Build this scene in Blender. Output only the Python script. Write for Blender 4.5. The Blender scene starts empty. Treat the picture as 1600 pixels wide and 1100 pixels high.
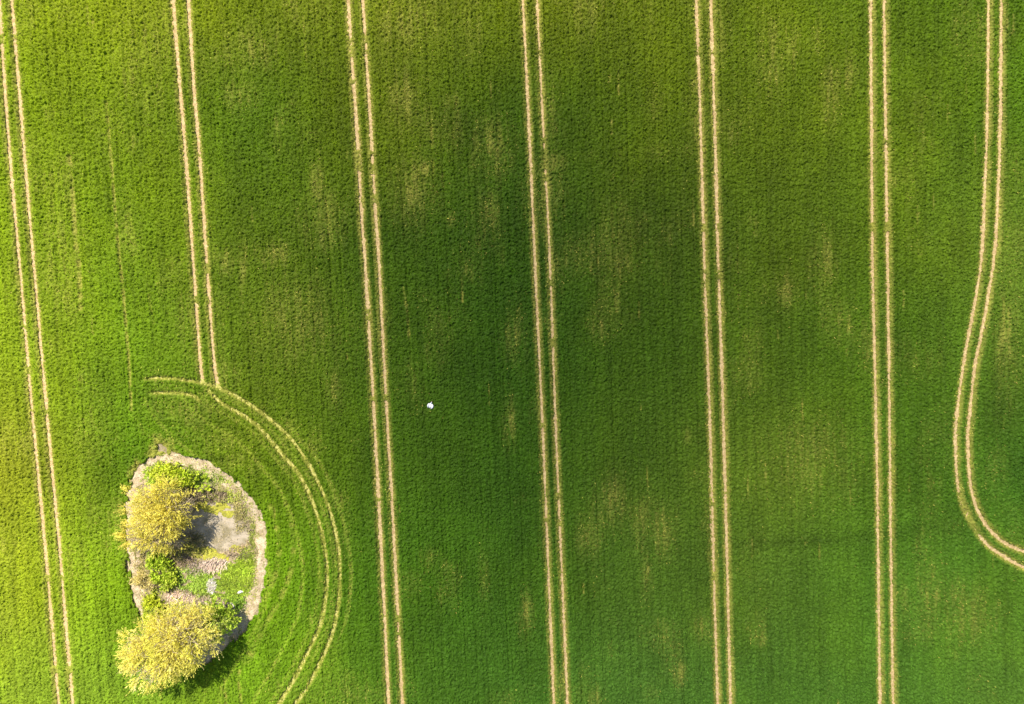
import bpy, bmesh, math
import numpy as np
from mathutils import Vector
R = math.radians
rng = np.random.default_rng(7)
S = bpy.context.scene
COL = S.collection

# ------------------------------------------------------------------ camera
HC, FPX, TILT = 96.5, 1066.0, R(3.04)          # drone height (m), focal length (photo px), tilt off the vertical
cd = bpy.data.cameras.new("camera"); cam = bpy.data.objects.new("camera", cd); COL.objects.link(cam)
cam.location = (0, 0, HC); cam.rotation_euler = (-TILT, 0, 0)
cd.sensor_width = 36; cd.lens = 36 * FPX / 1600; cd.clip_start = 1; cd.clip_end = 6000
S.camera = cam

# ------------------------------------------------------------------ sky, sun, exposure
SUN_EL = R(51)
SH = np.array([0.5, -0.866])                  # ground direction in which shadows fall
to_sun = Vector((-SH[0] * math.cos(SUN_EL), -SH[1] * math.cos(SUN_EL), math.sin(SUN_EL)))
w = bpy.data.worlds.new("World"); S.world = w; w.use_nodes = True
nt = w.node_tree; bg = nt.nodes["Background"]; sky = nt.nodes.new("ShaderNodeTexSky")
sky.sky_type = 'NISHITA'; sky.sun_disc = False; sky.sun_elevation = SUN_EL
sky.sun_rotation = math.atan2(to_sun.x, to_sun.y)
nt.links.new(sky.outputs[0], bg.inputs[0]); bg.inputs[1].default_value = 0.095
sl = bpy.data.lights.new("sun", 'SUN'); sun = bpy.data.objects.new("sun", sl); COL.objects.link(sun)
sl.energy = 4.6; sl.angle = R(0.53); sl.color = (1.0, 0.93, 0.82)
sun.rotation_euler = (-to_sun).to_track_quat('-Z', 'Y').to_euler(); sun.location = (-60, 80, 120)
S.view_settings.view_transform = 'Standard'; S.view_settings.look = 'None'
S.view_settings.exposure = 0.7; S.view_settings.gamma = 1
S.cycles.max_bounces = 6; S.cycles.diffuse_bounces = 3; S.cycles.transparent_max_bounces = 12

# ------------------------------------------------------------------ helpers
ct, st = math.cos(TILT), math.sin(TILT)
def at(px, py, z=0.0):
    """where the sight line of a photo pixel meets height z"""
    x, y = px - 800.0, 550.0 - py
    d = (x, y * ct - FPX * st, -y * st - FPX * ct)
    k = (z - HC) / d[2]
    return np.array([d[0] * k, d[1] * k, z])
def at2(pts): return np.array([at(*p)[:2] for p in pts])
def lin(c):
    c = np.asarray(c, float) / 255.0
    return np.where(c <= 0.04045, c / 12.92, ((c + 0.055) / 1.055) ** 2.4)
TAB = np.random.default_rng(3).random((512, 512)).astype(np.float32)
def noise(x, y, seed=0):
    """smooth value noise in 0..1"""
    x = np.asarray(x, np.float64) + seed * 17.31; y = np.asarray(y, np.float64) + seed * 9.77
    xi = np.floor(x).astype(np.int64); yi = np.floor(y).astype(np.int64)
    fx = (x - xi); fy = (y - yi); fx = fx * fx * (3 - 2 * fx); fy = fy * fy * (3 - 2 * fy)
    a = TAB[xi & 511, yi & 511]; b = TAB[(xi + 1) & 511, yi & 511]
    c = TAB[xi & 511, (yi + 1) & 511]; d = TAB[(xi + 1) & 511, (yi + 1) & 511]
    return (a * (1 - fx) + b * fx) * (1 - fy) + (c * (1 - fx) + d * fx) * fy
def fbm(x, y, seed=0, n=4):
    s = 0; a = 0.5; t = 0
    for i in range(n):
        s = s + a * noise(x * 2 ** i, y * 2 ** i, seed + i * 5); t += a; a *= 0.5
    return s / t
def smooth(e0, e1, x):
    t = np.clip((x - e0) / (e1 - e0), 0, 1); return t * t * (3 - 2 * t)
def bilin(grid, gx, gy):
    """grid[row, col(, channel)] sampled at float column gx, row gy (clamped)"""
    nr, nc = grid.shape[:2]
    gx = np.clip(gx, 0, nc - 1.001); gy = np.clip(gy, 0, nr - 1.001)
    i = gx.astype(int); j = gy.astype(int); fx = gx - i; fy = gy - j
    fx = fx * fx * (3 - 2 * fx) * .5 + fx * .5; fy = fy * fy * (3 - 2 * fy) * .5 + fy * .5
    if grid.ndim == 3: fx = fx[..., None]; fy = fy[..., None]
    return (grid[j, i] * (1 - fx) + grid[j, i + 1] * fx) * (1 - fy) + (grid[j + 1, i] * (1 - fx) + grid[j + 1, i + 1] * fx) * fy
def seg_dist(P, line, reach):
    """distance of points P to a polyline, inf beyond reach; also the arc length of the nearest point"""
    D = np.full(len(P), np.inf); L = np.zeros(len(P)); acc = 0
    for a, b in zip(line[:-1], line[1:]):
        lo = np.minimum(a, b) - reach; hi = np.maximum(a, b) + reach
        idx = np.nonzero((P[:, 0] > lo[0]) & (P[:, 0] < hi[0]) & (P[:, 1] > lo[1]) & (P[:, 1] < hi[1]))[0]
        ab = b - a; l = math.hypot(*ab)
        if len(idx):
            q = P[idx] - a; t = np.clip((q @ ab) / (l * l), 0, 1)
            d = np.hypot(q[:, 0] - t * ab[0], q[:, 1] - t * ab[1])
            m = d < D[idx]; D[idx[m]] = d[m]; L[idx[m]] = acc + t[m] * l
        acc += l
    return D, L
def in_poly(P, poly):
    c = np.zeros(len(P), bool); x, y = P[:, 0], P[:, 1]
    for (x0, y0), (x1, y1) in zip(poly, np.roll(poly, -1, 0)):
        if y0 == y1: continue
        c ^= ((y0 > y) != (y1 > y)) & (x < (x1 - x0) * (y - y0) / (y1 - y0) + x0)
    return c
def resample(line, step, closed=False):
    """Catmull-Rom through the points, then even spacing"""
    p = np.asarray(line, float)
    q = np.vstack([p[-1], p, p[0], p[1]]) if closed else np.vstack([2 * p[0] - p[1], p, 2 * p[-1] - p[-2]])
    out = []
    for i in range(1, len(q) - 2):
        t = np.linspace(0, 1, 16, endpoint=False)[:, None]
        a, b, c, d = q[i - 1], q[i], q[i + 1], q[i + 2]
        out.append(0.5 * (2 * b + (c - a) * t + (2 * a - 5 * b + 4 * c - d) * t ** 2 + (3 * b - a - 3 * c + d) * t ** 3))
    out = np.vstack(out + ([p[:1]] if closed else [p[-1:]]))
    s = np.r_[0, np.cumsum(np.hypot(*np.diff(out[:, :2], axis=0).T))]
    n = max(3, int(s[-1] / step)); k = np.linspace(0, s[-1], n, endpoint=not closed)
    return np.column_stack([np.interp(k, s, out[:, i]) for i in range(out.shape[1])])

def mesh_np(name, verts, faces, mat, parent=None, colour=None, smooth_shade=False):
    """faces: list of integer arrays, each (n, k) of equal-sided polygons"""
    me = bpy.data.meshes.new(name); verts = np.asarray(verts, np.float32)
    faces = [np.asarray(f, np.int32) for f in faces if len(f)]
    me.vertices.add(len(verts)); me.vertices.foreach_set("co", verts.ravel())
    li = np.concatenate([f.ravel() for f in faces]); tot = np.concatenate([np.full(len(f), f.shape[1], np.int32) for f in faces])
    me.loops.add(len(li)); me.loops.foreach_set("vertex_index", li)
    me.polygons.add(len(tot)); me.polygons.foreach_set("loop_start", np.r_[0, np.cumsum(tot)[:-1]].astype(np.int32))
    me.polygons.foreach_set("loop_total", tot)
    if smooth_shade: me.polygons.foreach_set("use_smooth", np.ones(len(tot), bool))
    me.update(calc_edges=True)
    if colour is not None:
        at_ = me.attributes.new("tint", 'FLOAT_COLOR', 'POINT')
        at_.data.foreach_set("color", np.column_stack([colour, np.ones(len(colour))]).astype(np.float32).ravel())
    if mat: me.materials.append(mat)
    o = bpy.data.objects.new(name, me); COL.objects.link(o)
    if parent: o.parent = parent
    return o
def tag(o, label, cat, group=None, kind=None):
    o["label"] = label; o["category"] = cat
    if group: o["group"] = group
    if kind: o["kind"] = kind
    return o
def empty(name, loc, label, cat, group=None):
    o = bpy.data.objects.new(name, None); COL.objects.link(o); o.location = loc
    return tag(o, label, cat, group)

def new_mat(name):
    m = bpy.data.materials.new(name); m.use_nodes = True; n = m.node_tree; n.nodes.clear()
    return m, n, n.nodes.new("ShaderNodeOutputMaterial")
def leaf_mat(name, translucency=0.3, rough=0.55, mottle=3.0, amount=0.35):
    """leaf material: tint attribute, broken up by noise, diffuse plus some light passing through"""
    m, n, out = new_mat(name); N = n.nodes.new; L = n.links.new
    a = N("ShaderNodeAttribute"); a.attribute_name = "tint"
    nz = N("ShaderNodeTexNoise"); nz.inputs["Scale"].default_value = mottle; nz.inputs["Detail"].default_value = 3
    tc = N("ShaderNodeTexCoord"); L(tc.outputs["Object"], nz.inputs["Vector"])
    mr = N("ShaderNodeMapRange"); mr.inputs[1].default_value = .3; mr.inputs[2].default_value = .7
    mr.inputs[3].default_value = 1 - amount; mr.inputs[4].default_value = 1 + amount; L(nz.outputs[0], mr.inputs[0])
    mx = N("ShaderNodeVectorMath"); mx.operation = 'SCALE'; L(a.outputs["Color"], mx.inputs[0]); L(mr.outputs[0], mx.inputs["Scale"])
    p = N("ShaderNodeBsdfPrincipled"); p.inputs["Roughness"].default_value = rough; p.inputs["Specular IOR Level"].default_value = 0.25
    L(mx.outputs[0], p.inputs["Base Color"])
    t = N("ShaderNodeBsdfTranslucent"); L(mx.outputs[0], t.inputs["Color"])
    ms = N("ShaderNodeMixShader"); ms.inputs[0].default_value = translucency
    L(p.outputs[0], ms.inputs[1]); L(t.outputs[0], ms.inputs[2]); L(ms.outputs[0], out.inputs[0])
    return m
def earth_mat(name, c1, c2, c3, scale=1.2, rough=0.95, bump=0.06, fine=9.0):
    """two-scale noise between three earth colours, with a crumbly bump"""
    m, n, out = new_mat(name); N = n.nodes.new; L = n.links.new
    tc = N("ShaderNodeTexCoord")
    a = N("ShaderNodeTexNoise"); a.inputs["Scale"].default_value = scale; a.inputs["Detail"].default_value = 5
    b = N("ShaderNodeTexNoise"); b.inputs["Scale"].default_value = fine; b.inputs["Detail"].default_value = 4
    for q in (a, b): L(tc.outputs["Object"], q.inputs["Vector"])
    r1 = N("ShaderNodeValToRGB"); r1.color_ramp.elements[0].position = .38; r1.color_ramp.elements[1].position = .62
    r1.color_ramp.elements[0].color = (*c1, 1); r1.color_ramp.elements[1].color = (*c2, 1); L(a.outputs[0], r1.inputs[0])
    r2 = N("ShaderNodeMapRange"); r2.inputs[1].default_value = .52; r2.inputs[2].default_value = .7; L(b.outputs[0], r2.inputs[0])
    mx = N("ShaderNodeMix"); mx.data_type = 'RGBA'; L(r2.outputs[0], mx.inputs[0]); L(r1.outputs[0], mx.inputs[6]); mx.inputs[7].default_value = (*c3, 1)
    p = N("ShaderNodeBsdfPrincipled"); p.inputs["Roughness"].default_value = rough; p.inputs["Specular IOR Level"].default_value = .15
    L(mx.outputs[2], p.inputs["Base Color"])
    bp = N("ShaderNodeBump"); bp.inputs["Distance"].default_value = bump; bp.inputs["Strength"].default_value = .9
    L(b.outputs[0], bp.inputs["Height"]); L(bp.outputs[0], p.inputs["Normal"]); L(p.outputs[0], out.inputs[0])
    return m

# ------------------------------------------------------------------ the layout on the ground
FA = R(2.46)                                   # the drilling direction of the field
VDIR = np.array([math.sin(FA), -math.cos(FA)])  # along the rows, towards the bottom of the photo
UDIR = np.array([math.cos(FA), math.sin(FA)])   # across the rows
# wheel tracks: pixel course, width (m), how bare (1 = bare soil, lower = partly grown over), pair
TR = [
 ([(0,-2),(2,41),(16,240),(34,440),(51,640),(72,860),(93,1102)], .70, 1, 0),
 ([(19.5,-2),(39,240),(56,440),(73.5,640),(95,870),(114.5,1102)], .70, 1, 0),
 ([(271,-2),(281,130),(290,240),(304,430),(313,560),(317,596)], .66, 1, 1),
 ([(294.5,-2),(303,130),(312,240),(325,430),(335,565),(340,601)], .74, 1, 1),
 ([(544.5,-2),(550.5,100),(557.5,200),(566,350),(570,400),(582,600),(593,800),(607.5,1102)], .74, 1, 2),
 ([(567,-2),(579.5,200),(588,350),(591.5,400),(602,600),(613.5,800),(629,1102)], .66, 1, 2),
 ([(817,-2),(825.5,180),(831,300),(838,460),(849,700),(857,900),(865.5,1102)], .52, 1, 3),
 ([(839,-2),(847,170),(855,320),(861,460),(869.5,700),(878,900),(886.5,1102)], .44, 1, 3),
 ([(1087.5,-2),(1093,160),(1097,300),(1102,460),(1110,700),(1115,900),(1121,1102)], .58, 1, 4),
 ([(1110,-2),(1115,160),(1119,300),(1123.5,460),(1131,700),(1136,900),(1141,1102)], .66, 1, 4),
 ([(1359.5,-2),(1361,200),(1362.5,400),(1369,700),(1371,850),(1374.5,1102)], .62, 1, 5),
 ([(1380.5,-2),(1383,200),(1386,400),(1389.5,700),(1391,850),(1394.5,1102)], .58, 1, 5),
 ([(1543.5,-2),(1542,150),(1539,270),(1532.7,400),(1521,480),(1505,565),(1494,650),(1492,690),(1495,755),(1506,795),(1536,845),(1576,874),(1602,887)], .62, .9, 6),
 ([(1563.6,-2),(1562,200),(1559,290),(1553.5,390),(1540,480),(1522,575),(1513,660),(1511,690),(1516,760),(1528,800),(1548,830),(1572,850),(1602,862)], .68, .95, 6),
 ([(219,592),(258,590),(290,593),(313,597),(341,605),(384,627),(417.5,650.5),(453,682.5),(481.6,723),(512.5,787),(528,849),(531.5,908),(528,949.6),(520,987),(503,1029),(482,1071),(459,1103)], .74, .55, 7),
 ([(316,598),(335,618),(351,631.5),(382,649),(408,669.5),(441,708.6),(470,744),(493.5,796.5),(507,849),(512,891),(509,933),(501,975),(482,1016.6),(461,1058),(434,1103)], .80, .55, 7),
 ([(228,614),(270,613),(303.5,618),(322.5,637)], .66, .45, 8),
]
EXT = 140.0
def track_world(pts):
    p = resample(at2(pts), 0.8)
    if pts[0][1] < 0: p = np.vstack([p[0] - VDIR * EXT, p])
    if pts[-1][1] > 1100 and pts[-1][0] not in (459, 434): p = np.vstack([p, p[-1] + VDIR * EXT])
    return p
TRW = [(track_world(p), wd * (.46 if s > .8 else .8), s, g) for p, wd, s, g in TR]
# faint missed-seed lines and old wheelings: pixel course, width, strength
FAINT = [
 ([(111,246),(115.6,298),(120,378),(125.5,414.5),(127.5,482)], .50, .95),
 ([(168,160),(176,247),(181,313),(187,385),(194.5,458),(199,513),(203.6,567),(207.5,640)], .32, .75),
 ([(233,455),(238,480),(242,505)], .2, .3),
 ([(352,1060),(355,1102)], .34, .45), ([(376,1046),(374,1062),(379,1102)], .34, .5),
 ([(448,785),(459,830),(458,880),(441,930),(415,975)], .6, .35), ([(423,790),(437,840),(434,885),(420,925),(404,948)], .6, .3),
 ([(414,975),(398,1010),(386,1032)], .9, .4),
 ([(631,450),(637,490),(640,530)], .3, .4), ([(1012,885),(1011,905)], .35, .5), ([(474,20),(480,95)], .2, .3),
 ([(955,190),(955,210)], .25, .6), ([(952,120),(952,128)], .3, .6),
]
_rg = np.random.default_rng(77)
for _ in range(70):                                    # short seed misses along the rows, most of them in the upper half
    px, py = _rg.random() * 1600, 1100 * _rg.random() ** 1.5
    l = 8 + 34 * _rg.random(); dx = .05 * l * (1 - px / 1650)
    FAINT.append(([(px, py), (px + dx, py + l)], .12 + .12 * _rg.random(), .2 + .35 * _rg.random()))
FAINTW = [(resample(at2(p), 0.6), wd * .95, min(1, s * 1.4)) for p, wd, s in FAINT]
# the island of rough ground round the pond
OUT_PX = [(254,713),(285.5,713),(315,718.5),(348,737),(377.5,764),(402.7,798),(411.5,828),(414,874),(411,910),(402,947),(388,972),(366,996),(340,1022),(314,1035),(285,1036),(255,1012),(236,988),(223,965),(213,931),(206,891),(202.5,857),(201.5,807),(205,763),(219,735),(238,718)]
WID = [1.2,1.8,2.1,2.5,2.4,2.1,1.6,1.5,2.1,2.8,2.8,2.8,2.2,1.6,1.3,1.0,.8,.9,1.1,1.3,1.4,1.4,1.4,1.6,1.5]
_o = resample(np.column_stack([at2(OUT_PX), WID]), 0.45, True)
OUTL, OUTW = _o[:, :2], _o[:, 2]
ICEN = OUTL.mean(0)
PONDC = at(348, 824, -0.8)[:2]; PA, PB, PROT = 4.7, 3.5, R(-14)
WATER_Z = -0.78
def pond_r(x, y):
    dx, dy = x - PONDC[0], y - PONDC[1]
    a = (dx * math.cos(PROT) + dy * math.sin(PROT)) / PA; b = (-dx * math.sin(PROT) + dy * math.cos(PROT)) / PB
    return np.hypot(a, b) + 0.22 * (fbm(x * .45, y * .45, 4) - .5)
def terrain(x, y):
    x = np.asarray(x, float); y = np.asarray(y, float)
    r = pond_r(x, y)
    z = -1.15 * (1 - smooth(0.55, 1.75, r))
    near = 1 - smooth(13, 19, np.hypot(x - ICEN[0], y - ICEN[1]))
    return z + near * (0.16 * (fbm(x * .6, y * .6, 9) - .5) * (1 - smooth(10, 13, np.hypot(x - ICEN[0], y - ICEN[1]))))

# ------------------------------------------------------------------ ground, soil margin, tracks
def axis(lo, hi, fine0, fine1, step, far):
    a = np.arange(fine0, fine1 + step / 2, step)
    g = [lo]; 
    left = fine0 - np.cumsum(step * 1.35 ** np.arange(1, 60)); left = left[left > lo]
    right = fine1 + np.cumsum(step * 1.35 ** np.arange(1, 60)); right = right[right < hi]
    return np.r_[lo, left[::-1], a, right, hi]
def grid_faces(nx, ny):
    i = np.arange(nx * ny).reshape(ny, nx)
    return np.column_stack([i[:-1, :-1].ravel(), i[:-1, 1:].ravel(), i[1:, 1:].ravel(), i[1:, :-1].ravel()])
gx = axis(-3000, 3000, ICEN[0] - 17, ICEN[0] + 17, .4, 0); gy = axis(-3000, 3000, ICEN[1] - 20, ICEN[1] + 20, .4, 0)
X, Y = np.meshgrid(gx, gy)
soil_brown = earth_mat("ground_earth", (.27, .22, .13), (.42, .33, .21), (.20, .19, .06), .9)
ground = mesh_np("ground", np.column_stack([X.ravel(), Y.ravel(), terrain(X, Y).ravel()]), [grid_faces(len(gx), len(gy))], soil_brown, smooth_shade=True)
tag(ground, "brown earth of the field under the crop and in the pond hollow", "ground", kind="structure")

soil_pale = earth_mat("dry_soil", (.42, .325, .195), (.63, .51, .335), (.27, .205, .115), 1.3, bump=.14, fine=5.5)
nrm = np.roll(OUTL, -1, 0) - np.roll(OUTL, 1, 0); nrm = np.column_stack([-nrm[:, 1], nrm[:, 0]]); nrm /= np.linalg.norm(nrm, axis=1)[:, None]
if ((OUTL + nrm * .5 - ICEN) ** 2).sum() > ((OUTL - ICEN) ** 2).sum(): nrm = -nrm
NB = 14; vs = []
n = len(OUTL); s_arc = np.arange(n) * .45
for k in range(NB + 1):
    f = k / NB
    inner = OUTW * (1 + 1.3 * (fbm(s_arc * .6, np.zeros(n), 21) - .5))
    p = OUTL + nrm * (-.45 + f * (inner + .45) + (1 - f) * .5 * (fbm(s_arc * .7, np.full(n, 9.), 23) - .5))[:, None]
    z = terrain(p[:, 0], p[:, 1]) + .10 + .22 * (fbm(p[:, 0] * 2.2, p[:, 1] * 2.2, 31) - .5) - .03 * (abs(2 * f - 1) ** 4)
    rut = np.exp(-((f - .35) / .12) ** 2) + np.exp(-((f - .8) / .1) ** 2)
    vs.append(np.column_stack([p, z - .05 * rut * noise(s_arc * .2, np.full(n, 4.), 2) - (.14 if k in (0, NB) else 0)]))
V = np.concatenate(vs); fs = []
for k in range(NB):
    i = np.arange(n); j = (i + 1) % n
    fs.append(np.column_stack([k * n + i, k * n + j, (k + 1) * n + j, (k + 1) * n + i]))
tag(mesh_np("soil_path", V, [np.concatenate(fs)], soil_pale, smooth_shade=True),
    "bare pale soil strip ringing the pond hollow at the crop's edge", "soil strip", kind="structure")

soil_track = earth_mat("track_soil", (.46, .325, .145), (.66, .50, .245), (.33, .22, .095), 2.2, bump=.05, fine=7.0)
soil_faint = earth_mat("overgrown_soil", (.42, .40, .09), (.56, .51, .16), (.24, .28, .05), 2.2, bump=.05, fine=7.0)
LBL = {0: "pale twin wheel tracks running down the left edge of the field",
       1: "twin wheel tracks running down into the curved headland track above the pond",
       2: "twin wheel tracks straight down the field between pond bend and white swan",
       3: "dark edged straight twin wheel tracks first to the right of the swan",
       4: "straight twin wheel tracks second to the right of the swan",
       5: "near vertical straight twin wheel tracks beside the bending ones on the right",
       6: "twin wheel tracks that bend away at the right edge of the field",
       7: "half overgrown yellowish twin tracks curving round the pond",
       8: "short faint wheel track leaving the curve towards the left above the pond"}
for g in range(9):
    V = []; F = []; b0 = 0
    for line, wd, s, gg in TRW:
        if gg != g: continue
        t = np.gradient(line, axis=0); t /= np.linalg.norm(t, axis=1)[:, None]; nn = np.column_stack([-t[:, 1], t[:, 0]])
        m = len(line); cols = 7
        for k in range(cols):
            f = k / (cols - 1) - .5
            p = line + nn * (f * (wd + .7))
            z = .065 + .07 * (fbm(p[:, 0] * 2.2, p[:, 1] * 2.2, 41) - .5) + .05 * (2 * f) ** 2 + (-.09 if k in (0, cols - 1) else 0)
            V.append(np.column_stack([p, z + terrain(p[:, 0], p[:, 1])]))
        for k in range(cols - 1):
            i = np.arange(m - 1) + b0 + k * m
            F.append(np.column_stack([i, i + 1, i + 1 + m, i + m]))
        b0 += cols * m
    tag(mesh_np("wheel_track", np.concatenate(V), [np.concatenate(F)], soil_faint if g >= 7 else soil_track, smooth_shade=True),
        LBL[g], "wheel track", "tractor wheel tracks through the crop", "structure")

# ------------------------------------------------------------------ cloud above the field (its shade falls on the middle and right)
CLOUD = np.array([
 [.95,.92,.88,.84,.80,.78,.78,.80,.82],
 [.95,.92,.82,.72,.62,.62,.68,.74,.80],
 [1,.94,.78,.60,.50,.52,.62,.68,.76],
 [1,.96,.78,.55,.46,.52,.62,.68,.76],
 [1,1,.86,.62,.52,.56,.64,.68,.72],
 [1,1,.92,.70,.60,.60,.64,.68,.72],
 [1,1,.94,.76,.66,.64,.66,.70,.74]])
def gcoord(x, y): return (x / 11.04 * 0 + (x * 11.04 + 800) / 200), ((493 - y * 11.04) / 183.33)
def shade(x, y):
    a, b = gcoord(x, y); return bilin(CLOUD, np.asarray(a), np.asarray(b))
CZ = 380.0; SIG = .035
off = np.array([to_sun.x, to_sun.y]) * (CZ / to_sun.z)
cxs = np.linspace(-130, 190, 108); cys = np.linspace(-130, 130, 88)
X, Y = np.meshgrid(cxs, cys); x, y = X.ravel(), Y.ravel()
tau = -np.log(shade(x, y))
fade = smooth(-130, -85, x) * (1 - smooth(120, 190, x)) * smooth(-130, -70, y) * (1 - smooth(65, 130, y))
th = tau * fade * (1 + .35 * (fbm(x * .05, y * .05, 51) - .5)) / SIG * to_sun.z
keep = np.maximum(th, 0.05)
top = np.column_stack([x + off[0], y + off[1], CZ + keep * .7]); bot = np.column_stack([x + off[0], y + off[1], CZ - keep * .3])
F = grid_faces(len(cxs), len(cys)); N0 = len(x)
i = np.arange(N0).reshape(len(cys), len(cxs))
rim = np.concatenate([i[0, :-1], i[:-1, -1], i[-1, :0:-1], i[:0:-1, 0]]); rj = np.roll(rim, -1)
cm, cn, co = new_mat("cloud_vapour")
vsn = cn.nodes.new("ShaderNodeVolumeScatter"); vsn.inputs["Density"].default_value = SIG; vsn.inputs["Anisotropy"].default_value = .6
vsn.inputs["Color"].default_value = (.97, .97, .98, 1); cn.links.new(vsn.outputs[0], co.inputs["Volume"])
cloud = mesh_np("cloud", np.vstack([top, bot]), [np.vstack([F, F[:, ::-1] + N0]), np.column_stack([rim, rim + N0, rj + N0, rj])], cm)
tag(cloud, "thin white cloud high above the field", "cloud", kind="structure")

# ------------------------------------------------------------------ the crop
MAP = np.array([   # crop colour with broad light and shade painted in (columns left to right, rows top to bottom), sRGB
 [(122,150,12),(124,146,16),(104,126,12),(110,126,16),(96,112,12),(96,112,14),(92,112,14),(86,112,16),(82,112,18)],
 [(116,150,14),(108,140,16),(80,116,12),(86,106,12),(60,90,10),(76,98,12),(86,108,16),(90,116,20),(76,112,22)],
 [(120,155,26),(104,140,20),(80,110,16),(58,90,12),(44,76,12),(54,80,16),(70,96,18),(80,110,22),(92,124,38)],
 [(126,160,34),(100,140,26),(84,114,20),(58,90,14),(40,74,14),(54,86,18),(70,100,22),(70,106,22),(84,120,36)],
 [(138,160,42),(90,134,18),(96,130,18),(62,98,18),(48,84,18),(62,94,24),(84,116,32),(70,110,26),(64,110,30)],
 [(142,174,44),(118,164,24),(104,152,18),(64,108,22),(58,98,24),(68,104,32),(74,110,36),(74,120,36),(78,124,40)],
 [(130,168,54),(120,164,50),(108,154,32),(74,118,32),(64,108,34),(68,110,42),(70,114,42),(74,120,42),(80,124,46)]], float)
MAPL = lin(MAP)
MAPL[:4, 0] *= (1.22, 1.18, 1.0); MAPL[:4, 1] *= (1.10, 1.10, 1.0); MAPL[4:, 0] *= (1.12, 1.08, 1.0); MAPL[0, :] *= (1.0, 1.06, 1.0)  # left columns lifted: bright, hazy left side put into the leaf colour
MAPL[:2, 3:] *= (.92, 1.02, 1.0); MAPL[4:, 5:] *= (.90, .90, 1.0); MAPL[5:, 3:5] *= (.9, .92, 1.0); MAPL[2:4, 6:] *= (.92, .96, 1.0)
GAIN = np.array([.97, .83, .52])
PATCH = [(385,75,26,26,.5),(668,265,14,12,.6),(770,235,26,40,.45),(1205,90,22,45,.45),(1296,150,14,40,.5),(955,785,22,40,.34),(920,835,18,35,.26),
 (1005,815,22,45,.26),(505,345,32,38,.4),(470,500,60,60,.3),(797,655,10,35,.4),(490,690,12,22,.5),(380,90,50,20,.3),(1265,720,70,60,.25),
 (1450,900,18,40,.35),(1490,930,18,30,.3),(1510,960,40,40,.3),(1430,560,40,30,.15),(1570,520,14,90,.5),(1555,730,16,30,.15),(840,640,10,20,.2),
 (960,380,30,60,.2),(640,30,50,50,.35),(250,60,60,60,.25),(100,420,30,80,.35),(30,690,30,30,.35),(10,860,30,30,.3),(1100,980,16,20,.4),(1060,1050,10,20,.4),
 (880,1070,10,30,.5),(930,1090,10,20,.5),(300,640,60,16,.35),(370,720,26,16,.45),(350,690,40,20,.35),(395,735,12,14,.4),(1010,900,8,40,.3),(90,270,40,30,.25)]
_rp = np.random.default_rng(55)
for _ in range(75):                                    # thin spots, most of them in the upper and left parts of the field
    PATCH.append((_rp.random() * 1600 * (.45 + .55 * _rp.random()), 1000 * _rp.random() ** 1.7, 5 + 22 * _rp.random(), 10 + 42 * _rp.random(), .14 + .32 * _rp.random()))
PATCHW = [(at(a, b)[:2], c / 11.04, d / 11.04, s) for a, b, c, d, s in PATCH]
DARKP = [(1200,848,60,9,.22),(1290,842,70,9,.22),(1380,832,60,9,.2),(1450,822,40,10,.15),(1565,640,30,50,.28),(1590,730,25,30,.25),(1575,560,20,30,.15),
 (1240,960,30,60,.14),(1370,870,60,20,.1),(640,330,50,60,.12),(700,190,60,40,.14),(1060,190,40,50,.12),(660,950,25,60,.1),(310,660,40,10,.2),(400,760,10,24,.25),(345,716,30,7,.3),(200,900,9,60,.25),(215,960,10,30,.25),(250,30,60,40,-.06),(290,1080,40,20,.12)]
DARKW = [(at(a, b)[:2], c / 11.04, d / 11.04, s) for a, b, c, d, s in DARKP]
SPIKE = [(at(255,699)[:2], 1.1), (at(262,708)[:2], 1.0), (at(247,706)[:2], 0.8), (at(216,733)[:2], .7), (at(250,690)[:2], .5)]
SWAN = at(673, 633, .3)[:2]
island_in = OUTL
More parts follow.
